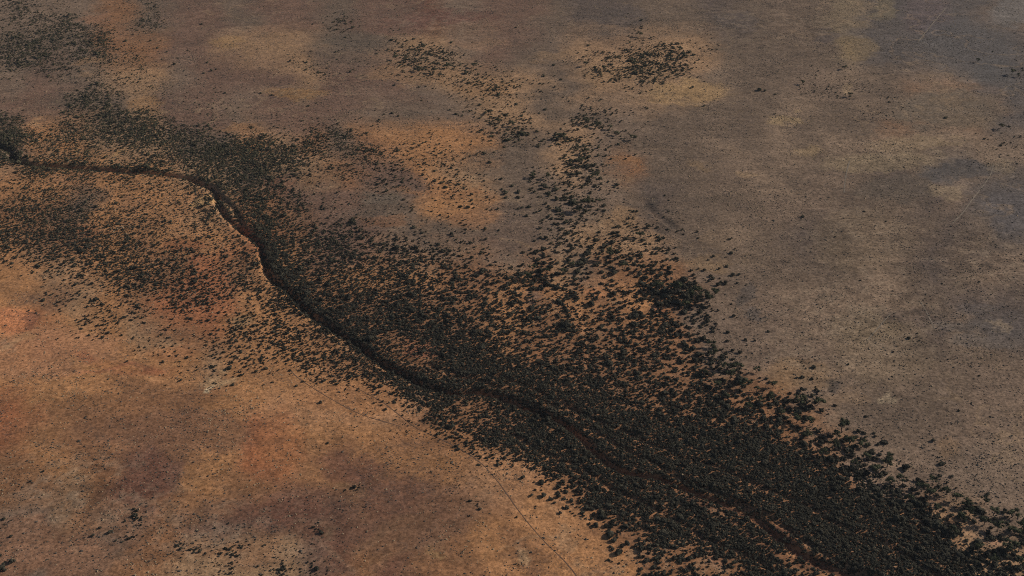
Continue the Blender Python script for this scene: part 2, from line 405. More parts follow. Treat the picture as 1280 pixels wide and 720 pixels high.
M_SOIL = soil_material()
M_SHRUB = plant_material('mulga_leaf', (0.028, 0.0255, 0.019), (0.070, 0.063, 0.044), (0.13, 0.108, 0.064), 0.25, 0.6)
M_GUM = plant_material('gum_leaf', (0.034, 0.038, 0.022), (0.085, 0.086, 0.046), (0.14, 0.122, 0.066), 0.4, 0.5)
M_BARK = plain_material('gum_bark', (0.16, 0.125, 0.10), 1.5)
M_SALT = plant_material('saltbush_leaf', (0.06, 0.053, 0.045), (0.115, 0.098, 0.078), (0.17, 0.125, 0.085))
M_GRASS = plain_material('dry_grass_blade', (0.34, 0.25, 0.155), 0.3, 0.3)
M_BED = plain_material('creek_sand', tuple(albedo((84, 56, 42))), 0.6)
M_PATH_DARK = plain_material('trodden_soil', (0.165, 0.10, 0.067), 0.4)
M_PATH_PALE = plain_material('dusty_wheel_ruts', (0.25, 0.20, 0.15), 0.3, 0.4)

# ------------------------------------------------------------------ mesh helpers
def mesh_from(name, V, F, mats, smooth_shade=False, mat_index=None):
    """F: (n, 3) or (n, 4) array, or a list of such arrays."""
    Fs = F if isinstance(F, list) else [F]
    me = bpy.data.meshes.new(name)
    V = np.asarray(V, np.float32)
    me.vertices.add(len(V)); me.vertices.foreach_set('co', V.ravel())
    loops = np.concatenate([np.asarray(f, np.int32).ravel() for f in Fs])
    sizes = np.concatenate([np.full(len(f), np.asarray(f).shape[1], np.int32) for f in Fs])
    starts = np.concatenate([[0], np.cumsum(sizes)[:-1]]).astype(np.int32)
    me.loops.add(len(loops)); me.loops.foreach_set('vertex_index', loops)
    me.polygons.add(len(sizes)); me.polygons.foreach_set('loop_start', starts)
    for m in mats:
        me.materials.append(m)
    if mat_index is not None:
        me.polygons.foreach_set('material_index', np.asarray(mat_index, np.int32))
    me.polygons.foreach_set('use_smooth', np.full(len(sizes), smooth_shade))
    me.update(calc_edges=True); me.validate()
    return me

def link(name, data, parent=None):
    o = bpy.data.objects.new(name, data); COL.objects.link(o)
    if parent is not None:
        o.parent = parent
    return o

def tag(o, label, cat, group=None, kind=None):
    o['label'] = label; o['category'] = cat
    if group: o['group'] = group
    if kind: o['kind'] = kind
    return o

# ------------------------------------------------------------------ ground
def build_ground():
    def axis(lo, hi, step, far, start=3.0):
        core = np.arange(lo, hi + step, step)
        out = []; d = start
        p = hi + step
        while p < far:
            p += d; out.append(p); d *= 1.22
        right = np.array(out)
        left = lo - (right - (hi + step))[::-1] if True else []
        return np.concatenate([left, core, right])
    xs = axis(-570, 570, 1.3, 42000); ys = axis(345, 1190, 1.3, 42000)
    X, Y = np.meshgrid(xs, ys)
    x = X.ravel(); y = Y.ravel()
    z = terrain(x, y)
    V = np.stack([x, y, z], 1)
    nx, ny = len(xs), len(ys)
    i = np.arange((ny - 1) * nx).reshape(ny - 1, nx)[:, :-1].ravel()
    F = np.stack([i, i + 1, i + nx + 1, i + nx], 1)
    me = mesh_from('ground', V, F, [M_SOIL], True)
    c = np.ones((len(x), 4), np.float32)
    c[:, :3] = np.clip(soil_colour(x, y), 0.01, 0.9)
    a = me.attributes.new('soil', 'FLOAT_COLOR', 'POINT')
    a.data.foreach_set('color', c.ravel())
    return tag(link('ground', me), 'dry red and grey desert plain under the scrub', 'ground', None, 'structure')
build_ground()

def ribbon(name, poly, half, lift, mat, label, cat, wobble=0.3, two=0.0):
    t = np.gradient(poly, axis=0); t /= np.linalg.norm(t, axis=1)[:, None] + 1e-9
    n = np.stack([-t[:, 1], t[:, 0]], 1)
    V, F = [], []
    offs = (-two, two) if two else (0.0,)
    for o in offs:
        h = half * (1 + wobble * fbm(poly[:, 0] + 50 * o, poly[:, 1], 9.0, 31, 2))
        base = len(V)
        c = poly + n * (o + 0.3 * half * fbm(poly[:, 0], poly[:, 1], 14.0, 37, 2)[:, None])
        for k in (-1, -.4, .4, 1):
            p = c + n * (k * h)[:, None]
            z = terrain(p[:, 0], p[:, 1]) + lift
            V.extend(np.column_stack([p, z]))
        m = len(poly)
        for j in range(3):
            a = base + j * m + np.arange(m - 1)
            F.append(np.stack([a, a + 1, a + m + 1, a + m], 1))
    me = mesh_from(name, np.array(V), np.vstack(F), [mat], True)
    return tag(link(name, me), label, cat, None, 'structure')

ribbon('creek_bed', CREEK,
       1.2, 0.08, M_BED, 'sandy bed of the winding creek cut through the dark scrub', 'creek bed')
ribbon('path', poly_world([(436, 482), (455, 491), (480, 505), (502, 522), (522, 537), (548, 549), (570, 560), (592, 574), (608, 588), (622, 604), (634, 620), (646, 637),
        (662, 657), (682, 679), (701, 697), (714, 711), (724, 724), (740, 745)], 1.5), 0.21, 0.05, M_PATH_DARK, 'thin dark trodden trail curving along the edge of the orange plain', 'trail')
ribbon('path', poly_world([(362, 462), (374, 474), (398, 490), (424, 506), (446, 517), (462, 523), (500, 534)], 1.5), 0.22, 0.05, M_PATH_DARK, 'short faint trail crossing the orange plain below the thicket', 'trail')
ribbon('path', poly_world([(1242, 205), (1238, 218), (1226, 236), (1214, 252), (1204, 266), (1190, 280)], 2.0), 0.36, 0.05, M_PATH_PALE, 'pale wheel track bending down across the dark grey flat', 'trail')
ribbon('path', poly_world([(1182, 12), (1170, 26), (1160, 38), (1148, 52)], 2.0), 0.5, 0.05, M_PATH_PALE, 'pale straight track on the far purplish grey flat', 'trail')
ribbon('path', poly_world([(1062, 200), (1058, 216), (1055, 240)], 2.0), 0.4, 0.05, M_PATH_PALE, 'short pale track running up the middle of the grey plain', 'trail')
ribbon('path', poly_world([(1150, 378), (1158, 392), (1168, 412)], 2.0), 0.3, 0.05, M_PATH_PALE, 'thin pale track crossing the dark flat above the stony ground', 'trail')
ribbon('path', poly_world([(1113, 394), (1100, 408), (1084, 426)], 2.0), 0.3, 0.05, M_PATH_PALE, 'thin pale track running down through stony tufted ground', 'trail')

# ------------------------------------------------------------------ shrub forms
def ico(sub):
    import bmesh
    bm = bmesh.new(); bmesh.ops.create_icosphere(bm, subdivisions=sub, radius=1.0)
    V = np.array([v.co[:] for v in bm.verts]); F = np.array([[v.index for v in f.verts] for f in bm.faces])
    bm.free(); return V, F
ICO1, ICO2 = ico(1), ico(2)

def shrub_form(seed, leaves, lobes, leaf_size, rich):
    """A bushy crown of radius 1 standing on z = 0: several lobes, each a lumpy core set with leaf sprays. Triangles only."""
    r = np.random.default_rng(seed)
    VV, FF = [], []; n = 0
    cs = []
    for i in range(lobes):
        a = r.uniform(0, 2 * PI); d = r.uniform(0.15, 0.62) if i else 0.0
        rad = r.uniform(0.34, 0.55) if i else r.uniform(0.5, 0.64)
        cs.append((d * math.cos(a), d * math.sin(a), r.uniform(0.38, 0.72) if i else 0.62, rad))
    base = ICO2 if rich else ICO1
    for (cx, cy, cz, rad) in cs:
        v = base[0] * rad * 0.84 * (1 + r.normal(0, 0.16, (len(base[0]), 1)))
        v[:, 2] *= 0.9
        v = v + (cx, cy, cz); v[:, 2] = np.maximum(v[:, 2], 0.02)
        VV.append(v); FF.append(base[1] + n); n += len(v)
    per = leaves // lobes
    for (cx, cy, cz, rad) in cs:
        d = r.normal(0, 1, (per, 3)); d /= np.linalg.norm(d, axis=1)[:, None]
        d[:, 2] = np.abs(d[:, 2]) * 1.0 - 0.25
        c = np.array([cx, cy, cz]) + d * rad * r.uniform(0.75, 1.16, (per, 1))
        t = np.cross(d, r.normal(0, 1, (per, 3))); t /= np.linalg.norm(t, axis=1)[:, None] + 1e-9
        b = np.cross(d, t) + 0.5 * d * r.normal(0, 1, (per, 1))
        s = leaf_size * r.uniform(0.6, 1.4, (per, 1))
        tri = np.stack([c + t * s, c - t * s * 0.7 + b * s * 0.6, c - t * s * 0.3 - b * s * 0.8], 1)
        tri[:, :, 2] = np.maximum(tri[:, :, 2], 0.03)
        VV.append(tri.reshape(-1, 3)); FF.append(np.arange(per * 3).reshape(-1, 3) + n); n += per * 3
    # a few crooked stems under the crown
    for k in range(3):
        a = r.uniform(0, 2 * PI); p0 = np.array([0.05 * math.cos(a), 0.05 * math.sin(a), 0]); p1 = np.array([0.35 * math.cos(a), 0.35 * math.sin(a), 0.6])
        q = np.array([-math.sin(a), math.cos(a), 0]) * 0.05
        VV.append(np.array([p0 - q, p0 + q, p1])); FF.append(np.array([[0, 1, 2]]) + n); n += 3
    return np.vstack(VV), np.vstack(FF)

NEAR = [shrub_form(100 + i, 150, 4 + i % 4, 0.15, True) for i in range(10)]
BIG = [shrub_form(150 + i, 110, 4 + i % 4, 0.16, False) for i in range(12)]
MID = [shrub_form(200 + i, 54, 3 + i % 3, 0.21, False) for i in range(12)]
FAR = [shrub_form(300 + i, 16, 2 + i % 2, 0.30, False) for i in range(10)]

def scatter_mesh(name, forms, x, y, z, sx, sz, rot, mat):
    """All plants of a mass in one mesh; each a turned and stretched copy of one of FORMS."""
    n = len(x); pick = rng.integers(0, len(forms), n)
    VV, FF = [], []; base = 0
    for k, (v, f) in enumerate(forms):
        i = np.nonzero(pick == k)[0]
        if not len(i):
            continue
        c, s = np.cos(rot[i])[:, None], np.sin(rot[i])[:, None]
        w = sx[i][:, None]
        asp = rng.uniform(0.82, 1.2, (len(i), 1))
        vx = (v[None, :, 0] * c * asp - v[None, :, 1] * s / asp) * w + x[i][:, None]
        vy = (v[None, :, 0] * s * asp + v[None, :, 1] * c / asp) * w + y[i][:, None]
        vz = v[None, :, 2] * sz[i][:, None] + z[i][:, None]
        VV.append(np.stack([vx, vy, vz], 2).reshape(-1, 3).astype(np.float32))
        FF.append((f[None] + (base + np.arange(len(i)) * len(v))[:, None, None]).reshape(-1, 3))
        base += len(i) * len(v)
    return mesh_from(name, np.vstack(VV), np.vstack(FF), [mat])

# crown radius of the scrub over the picture, metres
SIZE_AT = np.array([(60, 60, 1.5), (160, 110, 1.4), (60, 250, 1.15), (160, 300, 1.2), (280, 300, 1.2), (200, 380, 1.15), (300, 420, 1.1), (60, 330, 1.3),
                    (250, 180, 1.3), (360, 160, 1.3), (480, 210, 1.25), (560, 250, 1.3), (400, 330, 1.25), (530, 340, 1.35), (600, 380, 1.5), (450, 420, 1.15), (600, 460, 1.05), (420, 440, 1.05),
                    (540, 80, 1.9), (600, 110, 1.6), (780, 80, 1.9), (620, 150, 1.9), (700, 230, 1.9), (760, 290, 1.7), (720, 350, 2.0), (820, 340, 2.0), (800, 420, 1.75), (740, 450, 1.5), (690, 420, 1.5),
                    (880, 440, 1.8), (940, 490, 1.9), (1020, 530, 2.0), (1100, 590, 2.0), (1200, 650, 2.1), (1270, 690, 2.1), (860, 500, 1.5), (740, 510, 1.15), (680, 580, 1.1), (800, 560, 1.1), (900, 560, 1.2), (980, 600, 1.2),
                    (1080, 660, 1.25), (1150, 700, 1.3), (900, 660, 1.15), (800, 640, 1.2), (760, 660, 1.5), (820, 700, 1.4), (700, 620, 1.4), (560, 520, 1.1), (620, 560, 1.15), (960, 700, 1.2), (1060, 90, 1.3), (20, 700, 1.6), (300, 690, .9)])
def size_at(px, py):
    w = 1.0 / (((px[:, None] - SIZE_AT[None, :, 0]) ** 2 + (1.6 * (py[:, None] - SIZE_AT[None, :, 1])) ** 2) + 300.0) ** 2
    return (w * SIZE_AT[None, :, 2]).sum(1) / w.sum(1)

def grow_scrub():
    x0, x1, y0, y1 = -600.0, 600.0, 350.0, 1240.0
    n = int((x1 - x0) * (y1 - y0) * 2.2)
    x = rng.uniform(x0, x1, n); y = rng.uniform(y0, y1, n)
    px, py, f = picture_of(x, y)
    k = (px > -90) & (px < 1370) & (py > -40) & (py < 800)
    x, y, px, py = x[k], y[k], px[k], py[k]
    cov = grid_sample(COVER, np.clip(px + fbm(x, y, 14, 51, 2) * 8, 0, 1280), np.clip(py + fbm(x, y, 14, 52, 2) * 4, 0, 719), 20.0)
    # clumps, and streaks along the run of the creek
    u = (x * 0.62 - y * 0.78); v = (x * 0.78 + y * 0.62)
    left_scrub = np.exp(-((px - 130) / 210.0) ** 2 - ((py - 280) / 85.0) ** 2)
    patch = 1 + (0.62 - .3 * left_scrub) * fbm(x, y, 13.0, 61, 3) + (.45 - .3 * left_scrub) * fbm(u / 5, v, 6.0, 62, 3)
    wide_ = smooth(1.55, 1.9, size_at(px, py)) * smooth(380, 450, py)
    cov = cov * (1 - .25 * wide_)
    open_ = np.clip(1 - cov / 0.8, 0.25, 1)
    cov = np.clip(cov * (1 + (patch - 1) * open_), 0, 1.0)
    belt = smooth(400, 480, py) * smooth(.3, .7, cov) * (1 - smooth(1.35, 1.7, size_at(px, py)))
    cov = np.clip(cov * (1.15 + 0.7 * left_scrub + .35 * belt), 0, 1.3)
    far_ = 1 - smooth(120, 300, py)
    cov = cov * (1 - far_ + far_ * (.30 + .55 * smooth(.08, .33, cov)))
    rad = (0.74 - 0.13 * left_scrub - 0.15 * far_ - .12 * belt) * size_at(px, py) * np.exp(rng.normal(-.03, 0.34, len(x)))
    big = rng.random(len(x)) < 0.05
    rad = np.where(big, rad * 1.35, rad)
    p = cov / (PI * rad ** 2) / 2.2 * 2.5
    d, s = dist_to(CREEK, x, y, 16.0)
    p = np.where(d < 1.9, p * np.where(px > 560, .08, .9), p)
    for pts in (STROKES[0][0], STROKES[1][0], STROKES[2][0], STROKES[3][0]):
        ds, _ = dist_to(poly_world(pts), x, y, 4.0)
        p = np.where(ds < 1.6, p * 0.45, p)
    ds, _ = dist_to(poly_world(STROKES[6][0]), x, y, 6.0)
    p = np.where(ds < 2.0, p * 0.4, p)
    for poly in BRAIDS:
        ds, _ = dist_to(poly, x, y, 4.0)
        p = np.where(ds < 1.3, p * 0.45, p)
    keep = rng.random(len(x)) < p
    x, y, rad, px, py, d = x[keep], y[keep], rad[keep], px[keep], py[keep], d[keep]
    # taller growth on the bank of the creek that faces away from the low sun
    return x, y, rad, px, py
sx_, sy_, sr_, spx, spy = grow_scrub()

def grow_understory():
    n = 420000
    x = rng.uniform(-420, 420, n); y = rng.uniform(350, 900, n)
    px, py, f = picture_of(x, y)
    cov = grid_sample(COVER, np.clip(px + fbm(x, y, 10, 53, 2) * 10, 0, 1280), np.clip(py + fbm(x, y, 10, 54, 2) * 5, 0, 719), 20.0)
    k = (px > -40) & (px < 1330) & (py < 770) & (rng.random(n) < (.45 + .5 * smooth(420, 500, py)) * smooth(.38, .85, cov) * np.clip(.88 + .4 * fbm(x, y, 9.0, 63, 3) + .6 * fbm((x * .62 - y * .78) / 6, x * .78 + y * .62, 4.5, 64, 3), .03, 1))
    for poly in (poly_world(STROKES[0][0]), poly_world(STROKES[7 - 2][0]), poly_world(STROKES[6][0]), CREEK, *BRAIDS):
        ds, _ = dist_to(poly, x, y, 4.0)
        k = k & ((ds > 1.5) | (rng.random(n) < .2))
    return x[k], y[k], np.exp(rng.normal(0, .28, k.sum())) * .52, px[k], py[k]
ux, uy, ur, upx, upy = grow_understory()

# taller thick growth along the creek
def bank_scrub():
    seg = np.diff(CREEK, axis=0); L = np.linalg.norm(seg, axis=1); cum = np.concatenate([[0], np.cumsum(L)])
    n = int(cum[-1] / 0.7)
    t = rng.uniform(0, cum[-1], n)
    i = np.clip(np.searchsorted(cum, t) - 1, 0, len(seg) - 1)
    p = CREEK[i] + seg[i] * ((t - cum[i]) / L[i])[:, None]
    nrm = np.stack([-seg[i, 1], seg[i, 0]], 1) / L[i][:, None]
    off = np.where(rng.random(n) < 0.72, rng.normal(3.6, 2.2, n), rng.normal(-3.2, 1.6, n))
    q = p + nrm * off[:, None]
    k = rng.random(n) < np.clip(.55 + fbm(q[:, 0], q[:, 1], 18.0, 44, 3), .1, 1); q = q[k]; n = len(q)
    return q[:, 0], q[:, 1], np.exp(rng.normal(0, .25, n)) * 1.2
bx, by, br = bank_scrub()
bpx, bpy_, _ = picture_of(bx, by)
k = (bpx > -80) & (bpx < 1360) & (bpy_ < 790) & (rng.random(len(bx)) < np.where(bpx > 560, 0.25, np.where((bpx > 40) & (bpx < 140), .6, 1.0)))
bx, by, br, bpx, bpy_ = bx[k], by[k], br[k], bpx[k], bpy_[k]

# knots of tiny bushes on the plains: centre, spread in the picture, how many, crown radius
KNOTS = [(572, 606, 16, 12, 70, .42), (470, 546, 60, 7, 60, .42), (385, 557, 16, 5, 16, .45), (530, 548, 30, 5, 24, .4), (285, 692, 16, 7, 26, .7), (300, 688, 8, 6, 20, .8), (345, 712, 10, 4, 26, .85),
         (372, 714, 14, 4, 30, .8), (392, 705, 8, 4, 8, .7), (227, 690, 5, 6, 12, .7), (250, 688, 6, 4, 9, .8), (160, 677, 8, 4, 14, .8), (172, 648, 5, 4, 10, .9), (185, 696, 8, 4, 10, .6), (120, 612, 24, 10, 22, .5),
         (60, 605, 20, 10, 14, .5), (25, 612, 10, 6, 10, .5), (8, 655, 8, 6, 14, .8), (437, 615, 9, 5, 12, .6), (445, 611, 3, 2, 6, .9), (402, 664, 6, 6, 16, .75), (393, 680, 5, 3, 6, .7), (597, 632, 6, 4, 14, .6), (655, 706, 9, 5, 16, .5),
         (170, 440, 12, 3, 8, .6), (285, 470, 12, 5, 16, .6), (105, 526, 8, 4, 8, .5), (1030, 483, 14, 8, 30, .7), (1060, 465, 30, 12, 40, .5), (1020, 410, 50, 16, 60, .45), (1100, 350, 60, 22, 60, .4), (1230, 340, 40, 14, 50, .5),
         (1200, 310, 26, 10, 30, .5), (1135, 425, 20, 5, 20, .6), (1200, 430, 40, 6, 36, .5), (940, 395, 7, 8, 26, .7), (1270, 180, 14, 8, 30, .8), (1060, 85, 14, 5, 14, .8), (1215, 340, 14, 8, 18, .6), (1160, 575, 12, 14, 40, .45), (1000, 455, 12, 5, 20, .6),
         (1110, 496, 6, 6, 12, .5), (640, 30, 20, 8, 6, .8), (870, 30, 12, 6, 10, .7), (845, 270, 14, 8, 20, .6), (930, 366, 6, 14, 26, .6), (425, 65, 60, 14, 40, .9)]
kx, ky, kr = [], [], []
for (cx, cy, ax, ay, n, r) in KNOTS:
    n = max(4, int(n * (.6 if cy > 590 and cx < 420 else 1)))
    gx, gy = ground_at(cx + rng.normal(0, ax, n) * 1.0, cy + rng.normal(0, ay, n) * 1.0)
    kx.append(gx); ky.append(gy); kr.append(.62 * r * np.exp(rng.normal(0, .35, n)))
kx, ky, kr = map(np.concatenate, (kx, ky, kr))
kpx, kpy, _ = picture_of(kx, ky)

# single bushes one can point at on the open ground: picture position, crown radius
LONE = [(401, 505, 1.25), (341, 479, .8), (482, 513, 1.1), (492, 511, 1.2), (494, 526, .7), (463, 483, .9), (654, 600, 1.4), (676, 606, 1.9), (680, 622, 1.8), (688, 626, 1.35), (708, 636, 1.3), (646, 649, .75), (669, 615, .8),
        (677, 615, .6), (714, 628, 1.5), (728, 642, 1.3), (753, 648, 2.1), (745, 658, 1.7), (761, 668, 1.5), (773, 692, 2.3), (763, 684, 1.0), (125, 663, 1.1), (117, 673, 1.1), (138, 669, 1.5), (145, 679, .7), (171, 651, 1.0), (162, 677, 1.0), (4, 714, 2.2), (16, 706, 1.6),
        (251, 692, 1.2), (226, 689, 1.1), (286, 656, .7), (269, 662, .7), (55, 591, .8), (444, 612, 1.5), (410, 556, 1.0), (401, 668, 1.3), (587, 629, 1.0), (600, 639, 1.0), (539, 592, .7), (587, 647, .6),
        (1166, 552, 1.4), (1083, 522, 1.1), (1017, 461, 1.7), (960, 416, 1.1), (1003, 271, 1.5), (1080, 265, 1.1), (1107, 278, 1.0), (1044, 297, .7), (831, 244, 1.0), (873, 299, 1.1), (914, 317, 1.4), (891, 349, 2.0), (908, 334, 1.3), (921, 355, 1.1),
        (917, 397, 1.4), (914, 382, 1.0), (932, 426, 1.1), (910, 417, 1.5), (960, 454, .8), (1117, 441, .8), (1185, 450, .8), (1198, 515, .9), (1214, 505, .7), (1224, 470, .8), (1115, 472, .6), (1177, 357, .9), (1075, 353, .8), (1136, 424, 1.2), (1060, 457, .9),
        (252, 29, 1.6), (197, 61, 1.7), (157, 51, 1.8), (188, 51, 1.5), (209, 66, 1.4), (259, 79, 1.4), (264, 89, 1.6), (255, 92, 1.3), (207, 34, 1.2), (186, 134, 1.2), (281, 117, 1.2),
        (420, 65, 1.5), (471, 67, 1.3), (386, 133, 1.2), (527, 124, 1.1), (326, 117, 1.3), (340, 119, 1.3), (562, 137, 1.3), (570, 143, 1.5), (645, 34, 1.5), (692, 80, 1.6), (680, 93, 1.5), (704, 120, 1.1), (681, 137, 1.6), (656, 140, 1.3), (674, 142, 1.0), (880, 132, 1.2), (949, 114, 2.4), (956, 115, 1.6), (969, 119, 1.4),
        (866, 110, 1.9), (829, 105, 1.4), (1182, 147, 1.7), (1262, 159, 1.2), (1231, 173, 1.2), (590, 252, 1.6), (632, 248, 1.4), (627, 225, 1.5), (618, 192, 1.3), (606, 194, 1.4), (490, 141, 1.5), (498, 145, 1.4), (474, 150, 1.2),
        (648, 248, 1.6), (657, 247, 1.5), (675, 288, 1.5), (668, 304, 1.3), (668, 318, 1.2), (640, 233, 1.5), (755, 257, 1.4), (756, 265, 1.5), (792, 265, 1.4), (786, 274, 1.4), (796, 285, 1.4), (784, 281, 1.2), (767, 297, 1.2)]
LONE = np.array(LONE, float)
lx, ly = ground_at(LONE[:, 0], LONE[:, 1])

# trees: picture position of the foot, height in metres
TREES = [(733, 264, 10), (747, 258, 6.5), (724, 268, 5.5), (843, 368, 9), (868, 376, 10), (884, 381, 8.5), (822, 364, 7), (893, 372, 7), (857, 386, 6), (762, 326, 7.5), (768, 322, 5.5), (666, 341, 5.5), (660, 352, 6), (683, 345, 5.5), (715, 336, 5), (704, 344, 5),
         (892, 446, 5), (913, 475, 6), (929, 487, 6), (888, 434, 5), (962, 503, 6), (951, 507, 5.5), (907, 502, 5), (935, 514, 5), (921, 462, 5.5), (905, 463, 5), (945, 467, 4.5), (880, 470, 4.5), (897, 487, 5), (945, 492, 4.5), (966, 487, 5),
         (1022, 508, 6), (1000, 510, 7), (995, 531, 6), (1012, 534, 6), (1052, 542, 8), (1046, 549, 5.5), (976, 523, 4.5), (1061, 556, 6), (1044, 563, 6), (1077, 559, 5), (1109, 583, 6.5), (1112, 573, 4.5), (1082, 576, 5.5), (1093, 591, 5.5), (1110, 606, 5.5), (1125, 603, 5.5),
         (1152, 614, 6.5), (1161, 621, 6), (1166, 604, 5), (1182, 618, 5.5), (1195, 626, 5.5), (1210, 634, 5), (1231, 629, 4.5), (1265, 646, 5.5), (1212, 644, 5.5), (1242, 644, 5), (1202, 651, 5.5), (1230, 656, 5.5), (1247, 664, 6), (1260, 690, 6.5), (1267, 669, 5.5), (1277, 661, 5.5), (1170, 639, 5), (1192, 666, 5), (1222, 689, 5.5),
         (1010, 550, 5), (1028, 571, 5), (1066, 582, 4.5), (1136, 626, 5), (1240, 705, 5.5), (1275, 708, 6),
         (530, 61, 5), (592, 83, 5.5), (560, 84, 5), (524, 88, 6), (542, 90, 6), (495, 74, 5), (754, 88, 6), (732, 82, 5.5), (793, 84, 6), (800, 46, 5.5), (855, 74, 6), (850, 65, 5.5), (732, 154, 6), (762, 161, 5), (748, 159, 5.5), (771, 168, 4.5), (792, 174, 5), (701, 174, 6.5),
         (1222, 78, 4.5), (1265, 94, 6), (1273, 97, 4.5), (1062, 121, 4.5), (1004, 106, 4.5), (1251, 161, 5), (1056, 87, 4.5),
         (732, 193, 6), (727, 205, 6), (715, 215, 5), (685, 224, 5), (667, 223, 4.5), (745, 223, 5.5), (800, 299, 5.5), (802, 341, 5.5), (780, 339, 5.5), (640, 158, 5.5), (632, 149, 5), (610, 143, 5), (622, 154, 4.5)]
TREES = np.array(TREES, float)
tx, ty = ground_at(TREES[:, 0], TREES[:, 1])

# ------------------------------------------------------------------ words for the labels
ONES = 'zero one two three four five six seven eight nine ten eleven twelve thirteen fourteen fifteen sixteen seventeen eighteen nineteen'.split()
TENS = '. . twenty thirty forty fifty sixty seventy eighty ninety'.split()
def spell(n):
    n = int(round(n))
    if n < 20: return ONES[n]
    if n >= 100: return 'a hundred'
    return TENS[n // 10] + ('-' + ONES[n % 10] if n % 10 else '')
def across(px): return spell(np.clip(px / 12.8, 0, 99))
def down(py): return spell(np.clip(py / 7.2, 0, 99))

def creek_side(px, py):
    x, y = ground_at(px, py)
    d, s = dist_to(CREEK, np.array([x]), np.array([y]), 60.0)
    return float(d[0]), float(s[0])

def zone(px, py):
    d, s = creek_side(px, py)
    c = float(grid_sample(COVER, np.array([float(px)]), np.array([float(py)]), 20.0)[0])
    if d < 14: return 'on the creek bank'
    if c > 0.4: return 'in the dense thicket'
    if c > 0.17: return 'in the open scrub'
    if px < 800 and py > 0.36 * px + 250: return 'at the orange plain edge' if c > 0.06 else 'alone on the orange plain'
    if px > 840 or (px > 700 and py < 200): return 'at the grey plain edge' if c > 0.06 else 'alone on the grey plain'
    return 'among scattered bushes' if c > 0.05 else 'alone on brown soil'

def size_word(r):
    return 'very small' if r < .75 else 'small' if r < 1.1 else 'middling' if r < 1.6 else 'large' if r < 2.1 else 'broad'

taken = set()
def shrub_label(px, py, r):
    key = (across(px), down(py))
    if key in taken: return None
    taken.add(key)
    return f"{size_word(r)} dark shrub {zone(px, py)}, {key[0]} percent across, {key[1]} percent down"

# ------------------------------------------------------------------ trees
def limb(p0, p1, r0, r1, n=6):
    d = p1 - p0; d = d / np.linalg.norm(d)
    a = np.cross(d, [0.3, 0.9, 0.2]); a /= np.linalg.norm(a); b = np.cross(d, a)
    t = np.linspace(0, 2 * PI, n, endpoint=False)
    ring = np.cos(t)[:, None] * a + np.sin(t)[:, None] * b
    V = np.vstack([p0 + ring * r0, p1 + ring * r1])
    i = np.arange(n); j = (i + 1) % n
    return V, np.vstack([np.stack([i, j, j + n], 1), np.stack([i, j + n, i + n], 1)])

def tree_forms(seed):
    """Trunk with limbs and an uneven open crown, for a tree one metre high."""
    r = np.random.default_rng(seed)
    TV, TF, n = [], [], 0
    def add(v, f):
        nonlocal n
        TV.append(v); TF.append(f + n); n += len(v)
    lean = r.normal(0, 0.04, 2)
    fork = np.array([lean[0], lean[1], r.uniform(0.24, 0.34)])
    add(*limb(np.array([0, 0, -0.02]), fork, 0.040, 0.028))
    tips = []
    for i in range(r.integers(4, 7)):
        a = 2 * PI * i / 5 + r.normal(0, .35); out = r.uniform(0.12, 0.34)
        mid = fork + np.array([out * .5 * math.cos(a), out * .5 * math.sin(a), r.uniform(.12, .2)])
        tip = fork + np.array([out * math.cos(a), out * math.sin(a), r.uniform(.25, .5)])
        add(*limb(fork, mid, .022, .014, 5)); add(*limb(mid, tip, .014, .006, 5))
        tips.append(tip)
    tips.append(fork + np.array([r.normal(0, .05), r.normal(0, .05), .5]))
    CV, CF, m = [], [], 0
    for tip in tips:
        for q in range(r.integers(1, 4)):
            c = tip + r.normal(0, [.075, .075, .05]); rad = r.uniform(.09, .18)
            v = ICO1[0] * rad * .72 * (1 + r.normal(0, .18, (12 if len(ICO1[0]) == 12 else len(ICO1[0]), 1))); v[:, 2] *= .75
            CV.append(v + c); CF.append(ICO1[1] + m); m += len(v)
            k = 46
            d = r.normal(0, 1, (k, 3)); d /= np.linalg.norm(d, axis=1)[:, None]
            p = c + d * rad * r.uniform(.7, 1.3, (k, 1)) * [1, 1, .8]
            t = np.cross(d, r.normal(0, 1, (k, 3))); t /= np.linalg.norm(t, axis=1)[:, None]
            b = np.cross(d, t) + .6 * d * r.normal(0, 1, (k, 1)); s = r.uniform(.022, .05, (k, 1))
            tri = np.stack([p + t * s, p - t * s * .7 + b * s * .7, p - t * s * .4 - b * s * .8], 1)
            CV.append(tri.reshape(-1, 3)); CF.append(np.arange(k * 3).reshape(-1, 3) + m); m += k * 3
    return (np.vstack(TV), np.vstack(TF)), (np.vstack(CV), np.vstack(CF))

